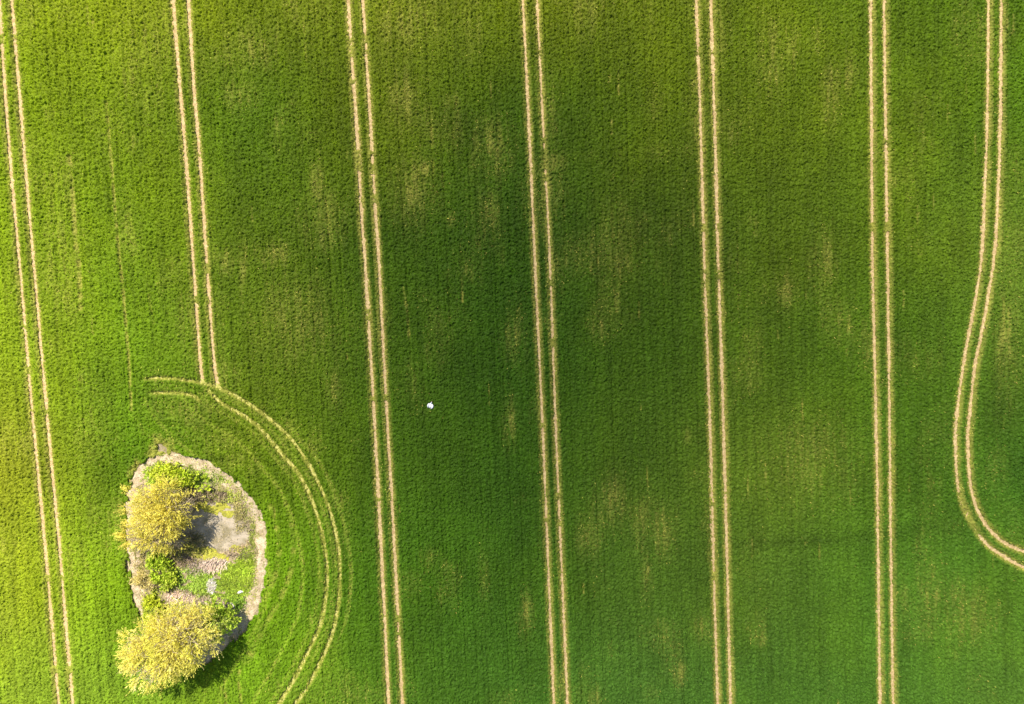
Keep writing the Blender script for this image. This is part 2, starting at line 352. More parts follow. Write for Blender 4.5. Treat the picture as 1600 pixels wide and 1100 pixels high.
def crop_state(P):
    """stand height factor 0..1, straw fraction 0..1 and leaf colour (broad light and shade painted in) at points P (n,2)"""
    x, y = P[:, 0], P[:, 1]; u = P @ UDIR; v = P @ VDIR
    cover = np.ones(len(P)); straw = np.zeros(len(P))
    n1 = fbm(u * .9, v * .45, 61); n2 = noise(u * 2.4, v * 1.1, 66); n3 = noise(u * 7, v * 6, 67); n4 = smooth(.35, .75, fbm(u * 2.4, v * .3, 68))
    for line, wd, s, g in TRW:
        d, L = seg_dist(P, line, 2.2)
        m = np.isfinite(d); dm = d[m]
        wob = wd * (.5 + .22 * (noise(L[m] * .35, np.full(m.sum(), g * 3.1), 71) - .5)) + .10 * (n3[m] - .5)
        if s > .8:
            sv = s
            if g == 6: sv = np.where((L[m] > L[m].max() * 0 + EXT + 69) & (L[m] < EXT + 76), .5, 1.0) if wd < .299 else np.ones(m.sum())
            gap = 1 - smooth(wob - .10, wob + .16, dm) * (.62 + .38 * smooth(wob + .1, wob + .5, dm))
            sv = sv * (1 - (.5 if g < 6 else 0) * smooth(.74, .88, noise(L[m] * .5, np.full(m.sum(), g * 5.3 + wd * 9), 72)) * smooth(.3, .6, n2[m]))
            cover[m] *= 1 - gap * sv
            straw[m] = np.maximum(straw[m], 1.0 * (1 - smooth(wob + .05, wob + .75, dm)) * (.35 + 1.1 * n1[m]))
        else:
            rag = smooth(.30, .62, .45 * noise(L[m] * 1.6, np.full(m.sum(), g + .5), 75) + .55 * n2[m] + (s - .5) * .6)
            ends = smooth(0, 1.8, L[m])
            if g == 8: ends = ends * smooth(0, 2.0, line_len(line) - L[m])
            gap = (1 - smooth(wob * .55, wob * 1.15, dm)) * ends
            cover[m] *= 1 - gap * (.35 + .35 * rag + .45 * (n3[m] - .3))
            straw[m] = np.maximum(straw[m], (.9 * (1 - smooth(wob * .5, wob * 1.7, dm))) * ends)
    for line, wd, s in FAINTW:
        d, L = seg_dist(P, line, 1.6); m = np.isfinite(d)
        br = .25 + .75 * smooth(.3, .6, noise(L[m] * 1.3, np.full(m.sum(), wd * 40), 77))
        g_ = (1 - smooth(wd * .3, wd * 1.0, d[m])) * br * s
        cover[m] *= 1 - .42 * g_
        straw[m] = np.maximum(straw[m], np.minimum(1, 1.2 * g_))
    for c, a, b, s in PATCHW:
        q = ((x - c[0]) / a) ** 2 + ((y - c[1]) / b) ** 2
        straw = np.maximum(straw, 1.15 * s * np.exp(-q) * (.05 + .55 * n1 + 1.0 * n4))
    for c, r in SPIKE:
        d = np.hypot(x - c[0], y - c[1]) + 1.2 * (n2 - .5)
        cover *= .22 + .78 * smooth(r * .3, r * 1.2, d); straw = np.maximum(straw, 1 - smooth(r * .7, r * 2.2, d))
    ins = in_poly(P, island_in); cover[ins] = 0
    near, _ = seg_dist(P, np.vstack([OUTL, OUTL[:1]]), 3.0); m = np.isfinite(near) & ~ins
    cover[m] *= smooth(.0, .35, near[m] + .9 * (n2[m] - .55) + .25 * (n3[m] - .5))
    ds = np.hypot(x - SWAN[0], y - SWAN[1]); cover *= .25 + .75 * smooth(.35, .6, ds)
    gl = np.abs(((u + .25 * noise(u * .05, v * .02, 78)) / 1.5 + .35 * noise(np.floor(u / 1.5) * 7.7, v * 0, 79)) % 1 - .5) * 1.5
    cover *= 1 - .42 * (1 - smooth(.04, .12, gl)) * smooth(.45, .7, noise(np.floor(u / 1.5) * 3.3, v * .06, 80))
    # streaks that follow the rows, and blotches
    st1 = smooth(.60, .85, fbm(u * 1.5, v * .22, 81)); bl = smooth(.55, .85, fbm(u * .16, v * .11, 83))
    straw = np.maximum(straw, .55 * st1 * bl + .14 * bl)
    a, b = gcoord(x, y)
    col = bilin(MAPL, a, b) / (.28 + .72 * shade(x, y))[:, None]  # cloud's share divided out, remaining light and dark stays in the colour
    head = 1 - smooth(20, 24, np.hypot(x - ICEN[0], y - ICEN[1]))
    rad = np.hypot(x - ICEN[0], (y - ICEN[1]) * .82); ang = np.arctan2(y - ICEN[1], x - ICEN[0])
    arc = fbm(rad * 1.3, ang * 2.2, 85) - .5
    tone = 1 + .40 * (fbm(u * .22, v * .16, 87) - .5) + .18 * (fbm(u * .9, v * .25, 88) - .5) + .44 * (fbm(u * 2.8, v * .07, 89) - .5) + .25 * arc * head
    dA, _ = seg_dist(P, TRW[15][0], 12.0); mA = np.isfinite(dA) & (np.hypot(x - ICEN[0], y - ICEN[1]) < 24) & ~((x < ICEN[0]) & (y < ICEN[1] + 8))
    lanes = noise(dA[mA] * 1.25, np.full(mA.sum(), .5), 99); fA = smooth(.3, 1.2, dA[mA]) * (1 - smooth(8, 12, dA[mA]))
    tone[mA] *= 1 + .36 * (lanes - .5) * fA
    straw[mA] = np.maximum(straw[mA], .42 * smooth(.62, .86, lanes) * fA * (.3 + n1[mA]))
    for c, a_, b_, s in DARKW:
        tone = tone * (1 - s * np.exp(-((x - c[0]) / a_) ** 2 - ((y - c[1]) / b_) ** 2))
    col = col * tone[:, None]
    yel = smooth(.45, .75, fbm(u * .13, v * .09, 97))[:, None]
    col = col * (1 + yel * np.array([.09, .04, -.1]))
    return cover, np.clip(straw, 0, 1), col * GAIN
def line_len(l): return np.hypot(*np.diff(l, axis=0).T).sum()
STRAW = np.array([.48, .44, .085])
def stand_bump(u, v):
    rows = noise(u * 3.6, v * .10, 95)            # drill rows: plants of one row stand alike
    return .04 * (noise(u * 2.3, v * 1.6, 91) - .5) + .44 * (noise(u * 7.8, v * 6.6, 93) - .5) + .20 * (rows - .5)
fx = np.arange(-79, 79.01, .115); fy = np.arange(-60, 55.01, .115)
def skirt(a, far): 
    s = np.r_[np.minimum(.115 * 1.05 ** np.arange(1, 220), .5), .5 * 1.2 ** np.arange(1, 40)]; r = a[-1] + np.cumsum(s); l = a[0] - np.cumsum(s)
    return np.r_[l[l > -far][::-1], a, r[r < far]]
fx = skirt(fx, 900); fy = skirt(fy, 900)
X, Y = np.meshgrid(fx, fy); P = np.column_stack([X.ravel(), Y.ravel()])
P = P + (rng.random(P.shape) - .5) * .07 * (np.abs(P[:, :1]) < 80) * (np.abs(P[:, 1:]) < 62)
cover, straw, col = crop_state(P)
u = P @ UDIR; v = P @ VDIR
bump = stand_bump(u, v) + .18 * (rng.random(len(P)) - .5)
hgt = cover * (.40 - .10 * straw) + bump * (.3 + .7 * cover)
hgt = np.where(cover < .15, -.2, hgt)
ground_z = terrain(P[:, 0], P[:, 1])
F = grid_faces(len(fx), len(fy))
F = F[(cover[F] > .12).all(1)]
used = np.zeros(len(P), bool); used[F.ravel()] = True; remap = np.cumsum(used) - 1
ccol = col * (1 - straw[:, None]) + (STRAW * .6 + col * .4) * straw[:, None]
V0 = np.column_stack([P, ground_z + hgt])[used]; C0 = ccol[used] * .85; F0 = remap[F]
# leaf tufts standing out of the stand
sp = .19
tx = np.arange(-76, 76, sp); ty = np.arange(-58, 52, sp)
TX, TY = np.meshgrid(tx, ty); T = np.column_stack([TX.ravel(), TY.ravel()]) + (rng.random((TX.size, 2)) - .5) * sp * 1.1
tc_, tstraw, tcol = crop_state(T)
cl_ = noise((T @ UDIR) * 7.8, (T @ VDIR) * 6.6, 93)
k = rng.random(len(T)) < (.10 + .90 * tc_) * (1.5 * cl_); k &= (tc_ > .05)
T, tc_, tstraw, tcol = T[k], tc_[k], tstraw[k], tcol[k]
tu = T @ UDIR; tv = T @ VDIR
tb = stand_bump(tu, tv)
tz = terrain(T[:, 0], T[:, 1]) + tc_ * (.38 - .1 * tstraw) + tb * (.3 + .7 * tc_) - .08
NBL = 3
nT = len(T); base = np.repeat(np.column_stack([T, tz]), NBL, 0); base[:, :2] += (rng.random((nT * NBL, 2)) - .5) * .12
az = rng.random(nT * NBL) * 2 * np.pi; tl = R(25) + rng.random(nT * NBL) * R(50); ln = (.18 + .20 * rng.random(nT * NBL)) * np.repeat(.55 + .45 * tc_, NBL)
dr = np.column_stack([np.cos(az) * np.sin(tl), np.sin(az) * np.sin(tl), np.cos(tl)])
sd = np.column_stack([-np.sin(az), np.cos(az), np.zeros_like(az)]) * (.03 + .03 * rng.random(len(az)))[:, None]
tip = base + dr * ln[:, None]; 
VB = np.stack([base - sd, base + sd, tip], 1).reshape(-1, 3)
bc = np.repeat(tcol, NBL, 0); bs = np.repeat(tstraw, NBL) ; pick = rng.random(len(bs)) < bs * .75
br_ = ((.75 + .5 * rng.random(len(bs))) * np.repeat(.75 + .5 * rng.random(nT), NBL))[:, None]
bc = np.where(pick[:, None], STRAW * br_, bc * br_ * 1.2)
FB = np.arange(len(VB), dtype=np.int32).reshape(-1, 3) + len(V0)
crop_mat = leaf_mat("crop_leaf", .15, .65, 2.6, .25)
crop_mat.node_tree.nodes["Principled BSDF"].inputs["Specular IOR Level"].default_value = .12
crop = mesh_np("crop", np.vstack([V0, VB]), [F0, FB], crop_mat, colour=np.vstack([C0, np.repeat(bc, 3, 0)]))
tag(crop, "green cereal crop filling the whole field between the wheel tracks", "crop", kind="stuff")
print("crop faces", len(F0), len(FB))

# ------------------------------------------------------------------ pond
a = np.linspace(0, 2 * np.pi, 72, endpoint=False); vv = [(*PONDC, WATER_Z)]
rings = 6
for q in range(1, rings + 1):
    f = q / rings * 1.28
    for t in a:
        lx, ly = PA * f * math.cos(t), PB * f * math.sin(t)
        vv.append((PONDC[0] + lx * math.cos(PROT) - ly * math.sin(PROT), PONDC[1] + lx * math.sin(PROT) + ly * math.cos(PROT), WATER_Z))
fs4 = []; fs3 = [(0, 1 + i, 1 + (i + 1) % 72) for i in range(72)]
for q in range(rings - 1):
    for i in range(72):
        b0 = 1 + q * 72; fs4.append((b0 + i, b0 + 72 + i, b0 + 72 + (i + 1) % 72, b0 + (i + 1) % 72))
wm = earth_mat("muddy_water", (.25, .21, .11), (.48, .405, .29), (.32, .275, .205), .7, rough=.4, bump=.006, fine=4.5)
wm.node_tree.nodes["Principled BSDF"].inputs["Specular IOR Level"].default_value = .35
tag(mesh_np("water", vv, [np.array(fs3), np.array(fs4)], wm), "shallow muddy grey water of the small pond beside the yellow tree", "pond", kind="structure")

# ------------------------------------------------------------------ low growth on the island
def px_of(x, y):
    yy = y * ct + HC * st; zz = -y * st + HC * ct            # camera space of a ground point
    return 800 + FPX * x / zz, 550 - FPX * yy / zz
_rr = np.random.default_rng(66); RING = []
for i in range(0, len(OUTL), 3):
    for f, ca in ((-.05, 0), (.95, 1)):
        if _rr.random() < (.45 if ca == 0 else .75):
            q = OUTL[i] + nrm[i] * (f * OUTW[i] + _rr.normal(0, .25)); a_, b_ = px_of(*q)
            RING.append((a_, b_, 3 + 7 * _rr.random(), 3 + 7 * _rr.random(), int(30 + 90 * _rr.random()), (.40, .38, .13), (.46, .56, .08) if _rr.random() < .7 else (.66, .56, .32), .3, 76, None, .045))
def blades(name, spots, label, cat, mat, seed):
    """spots: (px, py, rx px, ry px, count, colour a, colour b, length, tilt deg, azimuth deg or None, width, gate z)"""
    rg = np.random.default_rng(seed); VV, CC = [], []
    for (px, py, rx, ry, cnt, ca, cb, ln, tl, az, wdt) in spots:
        c = at(px, py, -.2)[:2]
        r = np.sqrt(rg.random(cnt)) * (.75 + .5 * rg.random(cnt)); t = rg.random(cnt) * 2 * np.pi
        p = np.column_stack([c[0] + r * np.cos(t) * rx / 11.04, c[1] + r * np.sin(t) * ry / 11.04])
        ok = fbm(p[:, 0] * .9, p[:, 1] * .9, seed) > .30 + .12 * rg.random(cnt); p = p[ok]
        ok = in_poly(p, OUTL); p = p[ok]; m = len(p)
        z = np.maximum(terrain(p[:, 0], p[:, 1]), WATER_Z) + .0
        A = rg.random(m) * 2 * np.pi if az is None else R(az) + rg.normal(0, .35, m)
        B = R(tl) * (.55 + .6 * rg.random(m)); Ln = ln * (.5 + .8 * rg.random(m))
        d1 = np.column_stack([np.cos(A) * np.sin(B * .6), np.sin(A) * np.sin(B * .6), np.cos(B * .6)])
        d2 = np.column_stack([np.cos(A) * np.sin(B * 1.2), np.sin(A) * np.sin(B * 1.2), np.cos(B * 1.2)])
        b = np.column_stack([p, z]); s = np.column_stack([-np.sin(A), np.cos(A), 0 * A]) * wdt
        mid = b + d1 * (Ln * .5)[:, None]; tp = mid + d2 * (Ln * .5)[:, None]
        VV.append(np.stack([b - s * .6, b + s * .6, mid + s, tp, mid - s], 1).reshape(-1, 3))
        f = rg.random(m)[:, None]; k = (.7 + .6 * rg.random(m))[:, None]
        lowf = fbm(p[:, 0] * .5, p[:, 1] * .5, seed + 2)[:, None]
        CC.append(np.repeat((np.array(ca) * (1 - f) + np.array(cb) * f) * k * (.6 + .8 * lowf), 5, 0))
    VV = np.concatenate(VV); CC = np.concatenate(CC)
    o = mesh_np(name, VV, [np.arange(len(VV)).reshape(-1, 5)], mat, colour=CC)
    return tag(o, label, cat, kind="stuff")
gm = leaf_mat("grass_blade", .3, .6, 2, .2)
G1, G2 = (.38, .54, .04), (.56, .68, .08); O1, O2 = (.40, .38, .11), (.58, .50, .20)
blades("grass", [
 (370,905,28,26,4600,G1,G2,.42,78,None,.05),(340,920,45,22,3600,G1,(.45,.6,.12),.4,78,None,.05),(300,905,30,22,2400,(.34,.52,.07),(.5,.62,.13),.4,78,None,.05),
 (385,880,14,22,1500,G1,G2,.42,78,None,.05),(372,940,14,14,800,(.16,.34,.04),G1,.4,70,None,.05),
 (238,950,14,34,2400,(.5,.62,.05),(.64,.70,.10),.45,75,None,.05),(300,745,60,14,2000,G1,(.45,.58,.11),.35,75,None,.05),
 (372,800,9,30,900,O1,O2,.35,70,None,.045),(392,848,6,24,450,G1,O2,.3,70,None,.04),(350,775,34,12,1100,O1,G2,.35,70,None,.045),
 (280,870,30,20,1400,O1,O2,.4,75,None,.045),(225,880,14,40,1100,(.58,.5,.16),(.7,.6,.24),.35,75,None,.04),(250,740,26,18,1400,G1,G2,.4,75,None,.05),
 (352,758,46,16,1300,O2,G2,.3,78,None,.045),(388,800,12,30,700,O2,G2,.3,78,None,.045),(318,912,60,30,3600,G1,G2,.34,80,None,.05),(288,745,46,24,1500,G1,G2,.3,80,None,.05),(396,905,7,40,600,O2,G2,.25,78,None,.045),
 *RING, (300,960,60,40,2600,O1,G2,.4,75,None,.05),(402,900,5,30,260,O2,G2,.25,75,None,.04),(384,950,6,24,220,O2,G2,.25,75,None,.04),(346,742,30,12,300,O2,G2,.25,75,None,.04)],
 "bright green grass growing on the bank below the pond", "grass", gm, 101)
D1, D2 = (.72, .56, .43), (.84, .70, .58)
blades("dead_reeds", [
 (335,880,20,10,520,D1,D2,.7,80,242,.05),(307,886,13,11,420,D1,D2,.5,75,None,.035),
 (285,930,24,10,2000,D1,D2,.5,78,None,.035),(325,938,24,9,2000,D1,D2,.5,78,None,.035),(334,913,7,11,1000,(.7,.64,.56),(.82,.78,.7),.45,75,220,.04),(350,942,14,7,700,D1,(.7,.62,.52),.4,78,None,.03),
 (332,775,24,10,900,(.34,.26,.15),(.54,.44,.28),.5,80,None,.04),(300,775,16,14,700,(.38,.32,.17),(.54,.46,.26),.5,80,None,.04),(385,812,9,26,420,(.40,.34,.2),(.6,.5,.32),.4,80,None,.04),(300,850,22,16,700,(.30,.28,.10),(.5,.44,.2),.4,80,None,.04),(300,880,85,110,3000,(.42,.36,.2),(.66,.56,.36),.28,84,None,.03),(372,866,24,9,500,(.5,.4,.26),(.66,.54,.38),.4,82,None,.04),
 (262,872,14,10,700,(.36,.27,.2),D1,.4,75,None,.03),(290,875,12,10,900,(.34,.25,.18),D1,.4,75,None,.03),(385,860,10,14,500,D1,O2,.35,70,None,.03)],
 "flattened pinkish dead reeds below the pond", "dead reeds", gm, 103)
# algae mats: small pads floating at the water's edge
def algae():
    rg = np.random.default_rng(107); VV, FF, CC = [], [], []
    for (px, py, rx, ry, cnt) in [(330,791,24,9,520),(352,800,18,8,300),(318,862,18,7,420),(340,870,18,5,380),(300,858,9,9,160),(372,858,14,5,90)]:
        c = at(px, py, WATER_Z)[:2]
        for _ in range(cnt):
            r = math.sqrt(rg.random()) * (.7 + .5 * rg.random()); t = rg.random() * 6.283
            x, y = c[0] + r * math.cos(t) * rx / 11.04, c[1] + r * math.sin(t) * ry / 11.04
            if fbm(np.array([x * 1.2]), np.array([y * 1.2]), 15)[0] < .42: continue
            z = max(WATER_Z, float(terrain(x, y))) + .015 + .03 * rg.random(); s = .10 + .16 * rg.random(); b = len(VV); a0 = rg.random() * 6
            cc = np.array((.54, .54, .08)) * (1 - .4 * rg.random()) + np.array((.14, .10, .0)) * rg.random()
            VV.append((x, y, z + .05)); CC.append(cc)
            for q in range(7):
                k = s * (.7 + .5 * rg.random()); VV.append((x + k * math.cos(a0 + q * .8976), y + k * math.sin(a0 + q * .8976), z)); CC.append(cc)
            FF += [(b, b + 1 + q, b + 1 + (q + 1) % 7) for q in range(7)]
    return tag(mesh_np("algae", VV, [np.array(FF)], gm, colour=np.array(CC)), "yellow green algae mats along the pond's edges", "algae", kind="stuff")
algae()

# ------------------------------------------------------------------ trees and shrubs
bark = earth_mat("bark", (.42, .34, .22), (.58, .49, .34), (.24, .18, .11), 3, bump=.03, fine=14)
dead_bark = earth_mat("bleached_wood", (.60, .53, .42), (.74, .67, .55), (.42, .35, .26), 3, bump=.02, fine=14)
def tube(V, F, pts, r0, r1, sides=6):
    pts = np.asarray(pts, float); n = len(pts); b = len(V)
    t = np.gradient(pts, axis=0); t /= np.linalg.norm(t, axis=1)[:, None] + 1e-9
    ref = np.array([.31, .2, .93]); 
    for i in range(n):
        e1 = np.cross(t[i], ref); e1 /= np.linalg.norm(e1) + 1e-9; e2 = np.cross(t[i], e1)
        r = r0 + (r1 - r0) * i / (n - 1)
        for s in range(sides):
            q = 2 * math.pi * s / sides; V.append(pts[i] + (e1 * math.cos(q) + e2 * math.sin(q)) * r)
    for i in range(n - 1):
        for s in range(sides):
            F.append((b + i * sides + s, b + i * sides + (s + 1) % sides, b + (i + 1) * sides + (s + 1) % sides, b + (i + 1) * sides + s))
def bend(a, b, rg, amt=.12, n=6, sag=0.0):
    a, b = np.asarray(a, float), np.asarray(b, float); l = np.linalg.norm(b - a)
    o1, o2 = rg.normal(0, amt * l, 3), rg.normal(0, amt * l, 3); t = np.linspace(0, 1, n)[:, None]
    p = a + (b - a) * t + o1 * (t * (1 - t) * 2) + o2 * (t * (1 - t) * (t - .5) * 4); p[:, 2] += (sag * l * t * (1 - t) * 4)[:, 0]
    return p
def plant(name, label, cat, base_px, lobes, cols, n_twigs, twig=(.6, 1.2), leaves=9, leaf=(.20, .075), trunk_r=.22, up=.5, seed=1, limbs=(), shell=.5, group=None, spray=()):
    """lobes: (px, py, z, radius m, weight); every lobe is fed by limbs from the trunk"""
    rg = np.random.default_rng(seed)
    b = at(base_px[0], base_px[1], 0)[:2]; bz = float(terrain(*b)); base = np.array([*b, bz])
    root = empty(name, base, label, cat, group)
    LC = [at(px + (5 if trunk_r > .2 else 0), py, z) for px, py, z, r, wt in lobes]; LR = np.array([l[3] for l in lobes]); LW = np.array([l[4] * l[3] ** 2 for l in lobes]); LW /= LW.sum()
    V, F = [], []
    big = trunk_r > .1
    hub = base + np.array([0, 0, max(.3, .28 * max(l[2] for l in lobes))]) if big else base + [0, 0, .02]
    if big: tube(V, F, bend(base - [0, 0, .3], hub + (np.mean(LC, 0) - hub) * .08, rg, .04), trunk_r * 1.25, trunk_r, 9)
    for c, r in zip(LC, LR):
        st_ = hub if big else base + [*(rg.normal(0, .3, 2)), 0]
        if not big: st_ = np.array([c[0] + rg.normal(0, .2), c[1] + rg.normal(0, .2), float(terrain(c[0], c[1])) - .05])
        limb = bend(st_, c, rg, .10, 8); tube(V, F, limb, trunk_r * .62, trunk_r * .28, 7)
        for _ in range(int(7 + 5 * r)):
            d = rg.normal(0, 1, 3); d[2] = abs(d[2]) * .8 + .1; d /= np.linalg.norm(d)
            br = bend(limb[rg.integers(3, 8)], c + d * r * (.6 + .45 * rg.random()), rg, .14, 6)
            tube(V, F, br, trunk_r * .22, trunk_r * .06, 5)
            for _k in range(3):
                e = br[-1 - rg.integers(0, 3)] + rg.normal(0, .35 * r, 3) * [1, 1, .6]
                tube(V, F, bend(br[rg.integers(2, 5)], e, rg, .15, 4), trunk_r * .09, trunk_r * .03, 4)
    for lm in limbs:
        pts = [at(px, py, z) for px, py, z in lm]; tube(V, F, resample(np.array(pts), .4) , trunk_r * .5, trunk_r * .12, 6)
    V = np.array(V) - base
    mesh_np("trunk" if big else "stems", V, [np.array(F)], bark, root, smooth_shade=True)
    # leafy twigs
    pick = rg.choice(len(lobes), n_twigs, p=LW); d = rg.normal(0, 1, (n_twigs, 3)); d[:, 2] = np.abs(d[:, 2]) - .35; d /= np.linalg.norm(d, axis=1)[:, None]
    rad = rg.random(n_twigs) ** shell
    C = np.array(LC)[pick]; pos = C + d * (LR[pick] * rad)[:, None] * np.array([1, 1, .72])
    # gaps: thin the twigs where a coarse 3-D pattern is low
    g = fbm(pos[:, 0] * .8 + pos[:, 2] * .6, pos[:, 1] * .8 - pos[:, 2] * .4, seed + 3, 3); ok = g > .40 + .10 * (rg.random(n_twigs) - .5)
    zt = np.maximum(terrain(pos[:, 0], pos[:, 1]), WATER_Z) + .05; ok &= pos[:, 2] > zt
    pos, d, pick = pos[ok], d[ok], pick[ok]
    dirn = d * .9 + rg.normal(0, .45, pos.shape) + [0, 0, up]; dirn /= np.linalg.norm(dirn, axis=1)[:, None]
    for (px, py, z, dx, dy, ln_, cnt) in spray:      # loose shoots beyond the crown
        c0 = at(px + 6, py, z)
        q = c0 + rg.normal(0, .28, (cnt, 3)); pos = np.vstack([pos, q]); pick = np.r_[pick, np.zeros(cnt, int)]
        dd = np.array([dx, dy, .3]) + rg.normal(0, .35, (cnt, 3)); dirn = np.vstack([dirn, dd / np.linalg.norm(dd, axis=1)[:, None]])
    m = len(pos); tl = twig[0] + (twig[1] - twig[0]) * rg.random(m)
    # twig stems: thin triangles-prisms are below a pixel, leaves alone carry the outline
    t = (np.arange(leaves) + .5) / leaves
    P = pos[:, None, :] + dirn[:, None, :] * (t[None, :, None] * tl[:, None, None]) + rg.normal(0, .03, (m, leaves, 3))
    P = P.reshape(-1, 3); D = np.repeat(dirn, leaves, 0) + rg.normal(0, .55, (m * leaves, 3)); D /= np.linalg.norm(D, axis=1)[:, None]
    W = np.cross(D, rg.normal(0, .8, P.shape) + [-.6, .7, 2.0]); W = np.cross(W, D) * 0 + W; W /= np.linalg.norm(W, axis=1)[:, None]
    k = (.6 + .8 * rg.random(len(P)))[:, None]
    a_ = P; tip = P + D * leaf[0] * k; mid = P + D * leaf[0] * k * .45
    VV = np.stack([a_, mid + W * leaf[1] * k, tip, mid - W * leaf[1] * k], 1).reshape(-1, 3) - base
    lowf = fbm(P[:, 0] * .35, P[:, 1] * .35, seed + 8)
    cl = np.array(cols, float); f = np.clip(np.repeat(rg.random(m), leaves) * .5 + (lowf - .25) * 1.0, 0, .999) * (len(cl) - 1); i0 = f.astype(int); fr = (f - i0)[:, None]
    cc = cl[i0] * (1 - fr) + cl[np.minimum(i0 + 1, len(cl) - 1)] * fr
    cc = cc * np.repeat(.7 + .6 * rg.random(m), leaves)[:, None] * (.85 + .3 * rg.random(len(P)))[:, None]
    mesh_np("crown" if big else "foliage", VV, [np.arange(len(VV)).reshape(-1, 4)], tree_leaf, root, colour=np.repeat(cc, 4, 0))
    return root
tree_leaf = leaf_mat("tree_leaf", .38, .55, 1.5, .15)
YEL = [(.45, .44, .08), (.77, .68, .11), (.86, .76, .14), (.79, .73, .24)]
plant("tree", "golden yellow leafed tree leaning over the left soil strip beside the pond", "tree", (274, 838),
 [(255,770,2.81,2.0,1),(232,785,2.96,2.2,1),(262,792,3.43,2.3,1.1),(228,812,3.28,2.2,1),(252,815,3.74,2.4,1),(240,842,2.96,2.1,1),(218,838,2.50,1.6,.45),(262,845,2.03,1.2,.5),(208,800,2.34,1.3,.3),(284,785,2.50,1.5,.45),(282,812,2.03,1.3,.3),(196,835,2.03,.9,.8),(283,800,2.1,1.6,.35),(272,846,1.8,1.3,.35),(292,782,2.2,1.3,.25)],
 YEL, 3400, (.6, 1.25), 12, (.15, .055), .24, .35, 11,
 limbs=[[(272,838,.6),(282,833,1.6),(292,825,2.4)],[(272,838,.6),(262,858,1.4),(256,866,2.0)],[(273,836,.8),(285,795,2.6),(301,776,3.4)],[(270,835,.8),(215,800,2.8),(193,790,3.0)]],
 spray=[(194,768,3,-.6,.6,.8,22),(190,797,3,-1,.2,.8,22),(193,822,2.8,-1,.3,.8,30),(188,836,2.6,-1,-.2,.8,34),(196,848,2.6,-.8,-.6,.7,26)])
plant("tree", "largest pale yellow green tree with a spreading crown at the island's lower end", "tree", (292, 985),
 [(252,972,4.0,1.9,1),(280,963,4.6,2.2,1.1),(305,962,4.6,2.0,1),(228,992,4.6,2.0,1),(258,1000,5.6,2.6,1.2),(292,995,5.6,2.6,1.2),(318,992,4.4,1.7,.9),(225,1020,5,2.2,1),(258,1030,5.6,2.4,1),(290,1022,5.0,1.9,.8),(206,1015,4.4,1.4,.8),(200,1032,4.4,1.2,.8),(216,1050,4.6,1.6,.8),(238,1056,4.6,1.6,.8),(262,1048,4.6,1.3,.6),(196,1000,4.0,.8,.8),(330,1008,3.6,1.1,.6)],
 [(.54, .55, .08), (.82, .76, .12), (.88, .79, .17), (.86, .75, .36)], 5400, (.6, 1.3), 12, (.15, .052), .30, .35, 12,
 limbs=[[(292,985,1.4),(282,975,3.4),(270,970,5.2)],[(290,990,1.4),(285,1005,4),(284,1020,6)]],
 spray=[(190,1022,4.4,-1,.1,.8,30),(194,1040,4.4,-.9,-.4,.8,30),(208,1066,4.6,-.6,-.9,.8,26),(228,1070,4.6,-.3,-1,.8,26),(192,993,4,-.8,.5,.7,22),(288,1046,4.6,.3,-1,.8,16),(270,1056,4.6,0,-1,.8,18)])
plant("tree", "small fresh green tree tucked against the right side of the largest tree", "tree", (345, 972),
 [(332,955,2.4,1.5,1),(348,957,2.2,1.4,1),(358,966,1.8,1.3,1),(341,972,2.7,1.6,1),(347,987,2.2,1.1,.8),(334,992,2.4,1.1,.6)],
 [(.28, .44, .03), (.46, .60, .05), (.60, .70, .10), (.68, .74, .24)], 1000, (.4, .8), 9, (.22, .09), .14, .4, 13)
LG = [(.44, .58, .04), (.62, .72, .05), (.74, .78, .08)]
plant("shrub", "low lime green leafy shrub at the top of the island above the yellow tree", "shrub", (265, 738),
 [(246,737,.5,1.0,1),(258,741,.7,1.1,1),(272,743,.7,1.1,1),(286,745,.6,1.0,1),(255,728,.5,.8,.8),(270,727,.4,.7,.5),(302,748,.5,.9,.8),(318,756,.5,.9,.7),(330,757,.4,.7,.5)],
 LG, 900, (.25, .5), 6, (.24, .11), .04, .6, 21)
plant("shrub", "bright green bushy shrub on the left bank just below the yellow tree", "shrub", (255, 888),
 [(243,880,.6,1.0,1),(256,878,.6,1.0,.8),(262,892,.5,1.0,.8),(248,897,.6,1.0,1),(270,902,.5,.8,.7),(258,910,.5,.9,.8),(240,868,.7,.8,.7)],
 [(.26, .40, .03), (.48, .62, .04), (.64, .68, .10)], 800, (.3, .6), 6, (.24, .10), .04, .6, 22)
plant("shrub", "yellowish lime shrub between left soil strip and the largest tree", "shrub", (238, 955),
 [(234,940,.5,.9,1),(244,947,.5,.9,1),(238,958,.6,1.0,1),(247,965,.5,.8,.8),(236,972,.5,.8,.8)],
 [(.50, .60, .04), (.66, .72, .05), (.74, .74, .08)], 560, (.25, .5), 6, (.22, .09), .04, .6, 23)
plant("shrub", "thin straw coloured shrub leaning over the left soil strip", "shrub", (226, 905),
 [(216,903,.6,.8,1),(226,908,.7,.9,1),(236,912,.6,.8,.8),(207,905,.5,.5,.6)],
 [(.60, .50, .2), (.74, .62, .24), (.7, .64, .18)], 260, (.3, .6), 6, (.18, .06), .04, .5, 24)

